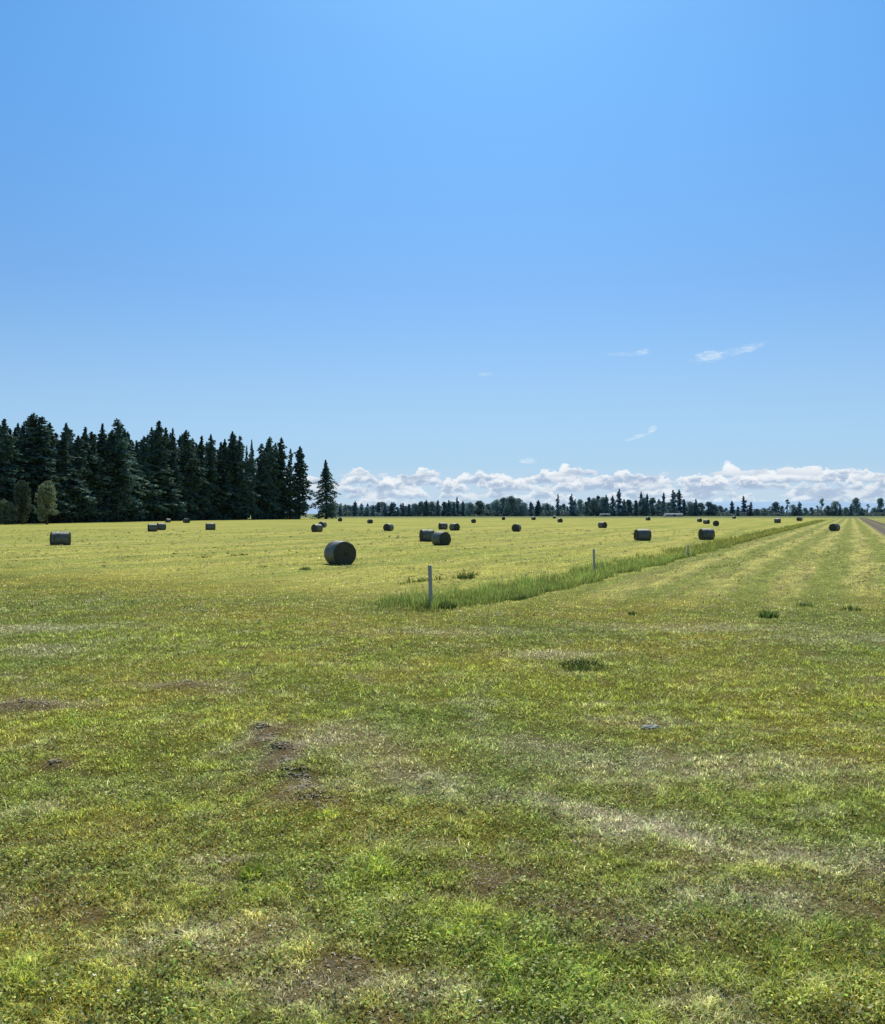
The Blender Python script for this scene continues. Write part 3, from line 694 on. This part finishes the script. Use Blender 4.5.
FARFIR = kindset('far_fir', conifer, m_firfar, [dict(seed=s, H=20., Rb=rb, low=.05, prof=pr, n_br=170, per=13, ragged=.3, ls=.75) for s, rb, pr in ((31,3.8,.6),(32,4.8,.7),(33,3.2,.5),(34,4.2,.6))])
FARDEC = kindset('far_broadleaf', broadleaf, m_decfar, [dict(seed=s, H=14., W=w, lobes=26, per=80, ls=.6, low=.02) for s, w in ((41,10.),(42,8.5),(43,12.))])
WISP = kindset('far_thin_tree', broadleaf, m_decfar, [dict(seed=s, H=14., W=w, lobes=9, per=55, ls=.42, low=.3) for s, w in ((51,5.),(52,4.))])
PALE = kindset('pale_tree', broadleaf, m_pale, [dict(seed=s, H=9., W=w, lobes=44, per=90, ls=.24, low=.02) for s, w in ((61,3.4),(62,3.0))])
DEC = kindset('broadleaf', broadleaf, m_dec, [dict(seed=s, H=9., W=w, lobes=40, per=80, ls=.28, low=.02) for s, w in ((71,4.4),(72,5.5))])
BUILT = {}
def tree(kinds, i, name, x, y, H, wscale, label, group, cat='tree'):
    tr, cr, h0 = kinds[i % len(kinds)]
    r = empty(name, (x, y, hz(x, y) if abs(x) < 400 and y < 120 else 0.), random.uniform(0, 6.28), label, cat, group)
    s = H/h0; r.scale = (s*wscale, s*wscale, s)
    link('trunk', tr, r); link('crown', cr, r); return r
def ordn(n): return '%d%s' % (n, 'th' if 10 <= n % 100 <= 20 else {1:'st',2:'nd',3:'rd'}.get(n % 10, 'th'))
WG = 'dark conifers of the wood at the left'
FRONT = [(4.5,419,1.05),(14,428,1),(29.5,414,1.15),(38,417,1.1),(49,423,.9),(59,433,1),(70,424,.95),(77,436,1),(84,427,.9),(93,432,1),(101,424,1.1),(110,431,1),(118,420,1),(125,430,.9),(132,432,1),(142,436,1.1),(151,428,1),(160,421,1.2),(167,428,1),(173,429,.95),(184,431,1),(193,439,.95),(201,436,1.05),(212,435,.9),(222,439,.95),(231.5,432,1.1),(239,436,.95),(252,440,.6),(246,446,.7),(261,444,.8),(268,437.5,.9),(275,443,.9),(282.5,437.5,1.0),(290,449,.75)]
def edge_d(px):      # the wood's front edge recedes to the right
    return float(np.interp(px, [-120, 0, 100, 170, 250, 300, 340], [180, 196, 236, 285, 335, 365, 385]))
for i, (px, top, ws) in enumerate(FRONT):
    d = edge_d(px)+random.uniform(0, 6); x = (px-CX)/FPX*d; H = (HY-top)/FPX*d+CH
    w = ws*1.35 if px < 240 else ws*1.3
    tree(FIR, i*5+i//3, 'conifer_tree', x, d, H, w*28/H*(H/30 if H > 30 else .95), 'tall dark conifer, %s from the left along the front of the wood' % ordn(i+1), WG)
# conifers outside the left edge of frame and rows behind
for i in range(4):
    px = -14-i*13; d = edge_d(px); tree(FIR, i+2, 'conifer_tree', (px-CX)/FPX*d, d, (HY-424)/FPX*d+CH+random.uniform(-2, 2), 1., 'dark conifer of the wood just outside the left edge of the view', WG)
for row in range(1, 6):
    px = -30+row*3
    while px < 287-row*1.5:
        d = edge_d(px)+row*11+random.uniform(-3, 3)
        tops = np.interp(px, [f_[0] for f_ in FRONT], [f_[1] for f_ in FRONT])+random.uniform(3, 13)
        if not (247 < px < 253): tree(FIR, random.randint(0, 5), 'conifer_tree', (px-CX)/FPX*d, d, (HY-tops)/FPX*d+CH, random.uniform(1.2, 1.5), 'dark conifer packed inside the wood behind its front row', WG)
        px += random.uniform(13, 18)
for px, top, k, ws, lab in ((299,446.5,1,1.12,'slender dark conifer, second last tree at the right end of the wood'),(326.7,460,0,1.25,'single broad conical conifer standing apart at the right end of the wood')):
    d = edge_d(px)+4; tree(CONE, k, 'conifer_tree', (px-CX)/FPX*d, d, (HY-top)/FPX*d+CH, ws, lab, WG)
for px, top, d, k, ws, lab in ((47,480,190,0,.95,'pale green rounded tree in front of the dark wood'),):
    tree(PALE, k, 'pale_tree', (px-CX)/FPX*d, d, (HY-top)/FPX*d+CH, ws, lab, 'broadleaf trees before the wood')
tree(DEC, 0, 'broadleaf_tree', (22-CX)/FPX*192, 192, (HY-480)/FPX*192+CH, .55, 'slim dull green tree left of the rounded pale tree', 'broadleaf trees before the wood')
tree(DEC, 1, 'broadleaf_tree', (5-CX)/FPX*188, 188, (HY-500)/FPX*188+CH, 1.1, 'low dull green tree at the left edge of the wood', 'broadleaf trees before the wood')
# undergrowth closing the foot of the wood
N = 26000; px = rng.uniform(-60, 300, N); d = np.interp(px, [-120,0,100,170,250,300,340], [180,196,236,285,335,365,385])+rng.uniform(1, 34, N)
k = (px < 247) | (px > 252.5); px = px[k]; d = d[k]; N = len(px)
x = (px-CX)/FPX*d; hgt = (1.6+2.2*np.clip(fbm(x*.12, d*.12, 3)+.4, 0, 1.3)); z = rng.random(N)**1.1*hgt
V, T = leaf_tris(np.stack([x, d, z], 1), .28+.35*rng.random(N), .8, rng)
tag(link('undergrowth', npmesh('undergrowth', V, T, None, m_fir)), 'dense dark undergrowth closing the foot of the wood', 'undergrowth', kind='stuff')

# far tree line: (px, top, kind, width factor)
FAR = [(340,505,'F',1),(345,504,'F',1),(350,507,'F',1),(355,501,'F',1.1),(361,506,'D',.8),(367,507,'D',.8),(373,505,'F',1),(378.6,502,'F',1.2),(385,504,'F',1.2),(391.5,502,'F',1.3),(397,507,'D',.8),(403,503,'F',1.2),(409,504,'F',1.2),(415,504,'D',.9),(421,502,'D',.9),(426,500,'F',1.2),(432,502,'D',.9),(438,500,'F',1),(444,502,'D',.9),(449,500,'F',.9),(454,502,'F',1),(457,497,'F',.7),(463,501,'F',1),(470,503,'D',1),(479.5,501,'D',1.4),(488,504,'D',1),(497,500,'D',1),(504,498,'D',1.1),(511,497,'D',1.1),(518,499,'D',1.1),(524,503,'D',.9),(530.6,502,'F',1.1),(538,500,'F',1.3),(547,502.5,'F',1),(552,507,'D',.7),(558,494,'F',.62),(564,504,'D',.8),(571.5,494,'F',.9),(575,499,'F',.9),(580,500,'D',.8),(586,502,'D',.8),(589,497,'F',1.2),(594,499,'D',.9),(598,495.5,'F',1.1),(603,498,'D',.9),(606.6,495,'F',1.1),(613,495.5,'F',1.2),(619,489,'F',.9),(624,499,'F',1),(628,500,'D',.9),(636,500,'F',1),(641,491.5,'F',.75),(644,498,'D',.9),(647,493.5,'F',.8),(653,498,'D',1),(659,499,'F',1.1),(663.6,492.5,'F',.8),(669,503,'D',.7),(673.6,490,'F',1.15),(679,489.5,'F',.95),(684,499,'F',1),(690,502,'D',.9),(696,499,'F',.9),(701,503,'D',1.2),(708,502,'D',1.2),(714,505,'D',1.0),(720,506,'D',.9),(726,508,'D',.8),(732,501,'F',1.1),(738,506,'F',.9),(743.5,496,'F',1),(751,502,'F',1.1),(757,509,'D',.8),(764,508,'D',.8),(770,506,'W',1),(775.7,502.5,'D',.9),(782,506,'D',.7),(787.5,498.5,'W',1.1),(793,505,'D',.7),(799.4,501.5,'F',1.1),(805,508,'D',.8),(811,507.5,'D',.8),(817,505,'W',1),(822,498,'W',1.1),(828,506,'D',.8),(835,501.5,'D',.8),(840,504,'F',.9),(846,507.5,'D',.8),(851,504,'F',.9),(856,498.5,'D',.75),(862,508,'D',.7),(868,503.5,'W',1),(874,508,'D',.8),(881,498.5,'D',.9),(888,502,'F',1),(896,500,'D',1),(905,503,'F',1)]
NM = {'F': ('far_conifer', 'dark conifer'), 'D': ('far_broadleaf_tree', 'rounded broadleaf tree'), 'W': ('far_thin_tree', 'thin open crowned tree')}
FG = 'trees of the far tree line'
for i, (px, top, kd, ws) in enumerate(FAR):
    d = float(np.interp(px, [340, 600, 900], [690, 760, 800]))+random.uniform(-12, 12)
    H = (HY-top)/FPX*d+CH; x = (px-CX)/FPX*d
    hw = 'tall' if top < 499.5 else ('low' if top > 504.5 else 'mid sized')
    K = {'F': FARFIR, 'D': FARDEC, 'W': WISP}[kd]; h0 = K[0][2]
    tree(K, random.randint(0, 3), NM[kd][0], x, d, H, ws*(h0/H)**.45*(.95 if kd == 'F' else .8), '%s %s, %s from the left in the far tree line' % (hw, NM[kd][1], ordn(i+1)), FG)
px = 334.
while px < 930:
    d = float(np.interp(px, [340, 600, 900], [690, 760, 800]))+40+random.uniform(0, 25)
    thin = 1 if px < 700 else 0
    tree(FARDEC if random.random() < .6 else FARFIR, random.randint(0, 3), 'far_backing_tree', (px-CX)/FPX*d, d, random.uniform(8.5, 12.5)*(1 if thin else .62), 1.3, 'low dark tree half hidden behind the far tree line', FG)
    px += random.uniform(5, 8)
# low hedge under the line
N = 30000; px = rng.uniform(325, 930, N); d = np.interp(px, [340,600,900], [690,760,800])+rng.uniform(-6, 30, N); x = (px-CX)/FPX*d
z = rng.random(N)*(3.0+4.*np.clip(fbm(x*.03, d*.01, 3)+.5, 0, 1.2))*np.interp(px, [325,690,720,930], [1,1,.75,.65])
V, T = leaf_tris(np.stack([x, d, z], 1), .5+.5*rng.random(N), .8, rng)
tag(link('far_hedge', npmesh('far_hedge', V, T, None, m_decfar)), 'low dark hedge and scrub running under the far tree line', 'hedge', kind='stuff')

# hills beyond
N = 400; xs_ = np.linspace(-6000, 9000, N); V = []; T = []
for r_, (yy, f_) in enumerate(((6500, 0), (7200, .75), (7900, 1.), (9000, 0))):
    prof_ = 70+38*fbm(xs_*.0006+3, xs_*0+1, 5)+45*sstep(1000, 3500, xs_)
    V.append(np.stack([xs_, np.full(N, yy)+200*fbm(xs_*.001, xs_*0+r_, 2), prof_*f_*sstep(-4500, -1500, xs_+0)*1.0-2], 1))
V = np.concatenate(V); a = np.arange(N-1)
for r_ in range(3): q = a+r_*N; T.append(np.stack([q, q+1, q+1+N, q+N], 1))
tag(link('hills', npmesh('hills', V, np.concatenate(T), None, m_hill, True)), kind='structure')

# sheds far off
def shed(px0, px1, d, Hw, Hr, mw, label, name):
    x0 = (px0-CX)/FPX*d; x1 = (px1-CX)/FPX*d; L = x1-x0; W = 7.
    r = empty(name, ((x0+x1)/2, d, 0), 0, label, 'shed')
    def box(a, b):
        x0, y0, z0 = a; x1, y1, z1 = b
        V = np.array([(x0,y0,z0),(x1,y0,z0),(x1,y1,z0),(x0,y1,z0),(x0,y0,z1),(x1,y0,z1),(x1,y1,z1),(x0,y1,z1)])
        return V, np.array([(0,3,2,1),(4,5,6,7),(0,1,5,4),(1,2,6,5),(2,3,7,6),(3,0,4,7)])
    link('wall', npmesh('wall', *box((-L/2, 0, 0), (L/2, W, Hw)), None, mw), r)
    V = np.array([(-L/2-.3,-.35,Hw+.01),(L/2+.3,-.35,Hw+.01),(L/2+.3,W/2,Hw+Hr),(-L/2-.3,W/2,Hw+Hr),(L/2+.3,W+.35,Hw+.01),(-L/2-.3,W+.35,Hw+.01)])
    me = bpy.data.meshes.new('roof'); me.from_pydata([tuple(v) for v in V], [], [(0,1,2,3),(3,2,4,5),(0,3,5),(1,4,2),(0,5,4,1)]); me.materials.append(m_roof); link('roof', me, r)
    for k in range(3):
        c = -L/2+L*(k+.5)/3; link('door', npmesh('door', *box((c-.9, -.06, 0), (c+.9, -.003, 1.9)), None, m_dark if k == 1 else mw), r)
    return r
shed(666, 683, 660, 1.7, .9, m_wall, 'long low white shed in front of the far tree line', 'farm_shed')
shed(601, 610, 700, 1.6, .7, m_wall2, 'small grey shed in front of the far tree line, left of the white one', 'farm_shed')

# ------------------------------------------------------------------ world
SUN_EL, SUN_AZ = 50., 4.          # azimuth clockwise from +Y
w = bpy.data.worlds.new('World'); sc.world = w; w.use_nodes = True
w.node_tree.nodes.clear(); g = NG(w.node_tree)
sky = g.n.new('ShaderNodeTexSky'); sky.sky_type = 'NISHITA'; sky.sun_disc = False
sky.sun_elevation = R(SUN_EL); sky.sun_rotation = R(SUN_AZ); sky.altitude = 0; sky.air_density = 1.; sky.dust_density = .6; sky.ozone_density = 2.2
tc = g.n.new('ShaderNodeTexCoord').outputs['Generated']
dx, dy, dz = g.sep(tc)[:3]
az = g.m('ARCTAN2', dx, dy)                     # bearing
el = g.m('ARCSINE', dz)
skyc = sky.outputs[0]
SKYGAIN = .1
hs = g.n.new('ShaderNodeHueSaturation'); g.l.new(skyc, hs.inputs['Color']); hs.inputs['Saturation'].default_value = 1.0; hs.inputs['Value'].default_value = 1.
base = g.mix(1., hs.outputs[0], (SKYGAIN,)*3, 'MULTIPLY')
base = g.mix(g.m('MULTIPLY', g.ss(el, .26, -.0), .72), base, (.66, .76, .88))
base = g.mix(1., base, g.mix(g.ss(el, .10, .50), (.60, .81, 1.01), (.50, 1.0, 1.36)), 'MULTIPLY')
# rows of distant cumulus: each row has a flat base, a lumpy top, white crest and grey foot
warp = g.noise(g.xyz(g.m('MULTIPLY', az, 30.), g.m('MULTIPLY', el, 60.)), 1., 4, .6)
def row(base_c, b0, hmax, freq, seed, thr, amount):
    u = g.m('ADD', az, seed)
    big = g.noise(g.xyz(g.m('MULTIPLY', u, freq), seed*3.), 1., 2, .4)
    pf = g.noise(g.xyz(g.m('MULTIPLY', u, freq*3.2), g.m('MULTIPLY', el, freq*5.5), seed), 1., 6, .62)
    top = g.m('MULTIPLY', g.ss(big, thr, thr+.3), hmax)
    top = g.m('MULTIPLY', top, g.ss(az, -.20, -.06, .35, 1.))
    v = g.m('SUBTRACT', g.m('ADD', el, g.m('MULTIPLY_ADD', g.noise(g.xyz(g.m('MULTIPLY', u, freq*1.3), seed), 1., 2), .012, -.006)), b0)
    prof = g.m('SUBTRACT', g.m('ADD', top, g.m('MULTIPLY', g.m('SUBTRACT', pf, .5), hmax*1.5)), v)
    vis = g.m('MULTIPLY', g.ss(prof, 0., hmax*.16), g.ss(v, -.0022, .0012))
    vis = g.m('MULTIPLY', vis, g.ss(top, 0., hmax*.2))
    lit = g.ss(g.m('ADD', prof, g.m('MULTIPLY', g.m('SUBTRACT', warp, .5), hmax*3.2)), hmax*.95, hmax*.10)
    lit = g.m('MULTIPLY', lit, g.ss(v, -.003, hmax*.55, .45, 1.))
    cc = g.mix(lit, (.38, .49, .66), (.92, .95, .97))
    return g.mix(g.m('MULTIPLY', vis, amount), base_c, cc)
veil = g.m('MULTIPLY', g.ss(el, .062, .02), g.ss(az, -.24, -.05))
sk = g.mix(g.m('MULTIPLY', veil, .75), base, (.56, .70, .83))
for a in ((.002,.012,46,.7,.30,.5),(.010,.012,40,1.9,.32,.55),(.018,.013,36,3.1,.32,.7),(.026,.014,32,4.6,.31,.8),(.034,.015,24,6.3,.30,.88),(.043,.020,17,8.35,.44,.95),(.030,.012,70,10.1,.42,.8)):
    sk = row(sk, *a)
# little wisps higher up
def wisp(c, px, py, lx, ly, tilt, amt):
    a0 = math.atan((px-CX)/FPX); e0 = math.atan((HY-py)/FPX*math.cos(a0))
    ua = g.m('SUBTRACT', az, a0); ve = g.m('SUBTRACT', g.m('SUBTRACT', el, e0), g.m('MULTIPLY', ua, tilt))
    n_ = g.noise(g.xyz(g.m('MULTIPLY', az, 90.), g.m('MULTIPLY', el, 260.)), 1., 5, .65)
    r2 = g.m('ADD', g.m('POWER', g.m('ABSOLUTE', g.m('DIVIDE', ua, lx/FPX)), 2.), g.m('POWER', g.m('ABSOLUTE', g.m('DIVIDE', ve, ly/FPX)), 2.))
    f_ = g.ss(g.m('ADD', r2, g.m('MULTIPLY', g.m('SUBTRACT', .55, n_), 4.)), 1.3, -.6)
    return g.mix(g.m('MULTIPLY', f_, amt), c, (.80, .90, .96))
for a in ((708,356,17,6,.05,.7),(733,352,34,5,.22,.22),(750,348.5,13,3.5,.2,.4),(642,352,8,3.5,.05,.4),(626,354,22,2.5,.0,.22),(640,436,14,3.2,.3,.5),(652,429,6,3.5,.2,.55),(485,375,9,3,0,.25),(527,461,9,3.5,0,.85),(345,352,0.1,0.1,0,.0)):
    if a[-1] > 0: sk = wisp(sk, *a)
bg = g.n.new('ShaderNodeBackground'); g.l.new(sk, bg.inputs[0]); bg.inputs[1].default_value = 1.
wo = g.n.new('ShaderNodeOutputWorld'); g.l.new(bg.outputs[0], wo.inputs[0])

sun = bpy.data.lights.new('Sun', 'SUN'); sun.energy = 4.8; sun.angle = R(.5); sun.color = (1., .94, .82)
so = bpy.data.objects.new('Sun', sun); C.objects.link(so)
sdir = Vector((math.sin(R(SUN_AZ))*math.cos(R(SUN_EL)), math.cos(R(SUN_AZ))*math.cos(R(SUN_EL)), math.sin(R(SUN_EL))))
so.rotation_euler = sdir.to_track_quat('Z', 'Y').to_euler(); so.location = (0, 0, 30)

# ------------------------------------------------------------------ camera
cam = bpy.data.cameras.new('Camera'); co = bpy.data.objects.new('Camera', cam); C.objects.link(co)
cam.sensor_fit = 'HORIZONTAL'; cam.sensor_width = 36; cam.lens = 36*FPX/885
co.location = (0, 0, CH); co.rotation_euler = (R(90)+math.atan((HY-512)/FPX), 0, 0); cam.clip_end = 20000; cam.clip_start = .1
sc.camera = co
sc.view_settings.view_transform = 'Standard'; sc.view_settings.look = 'None'; sc.view_settings.exposure = 0; sc.view_settings.gamma = 1
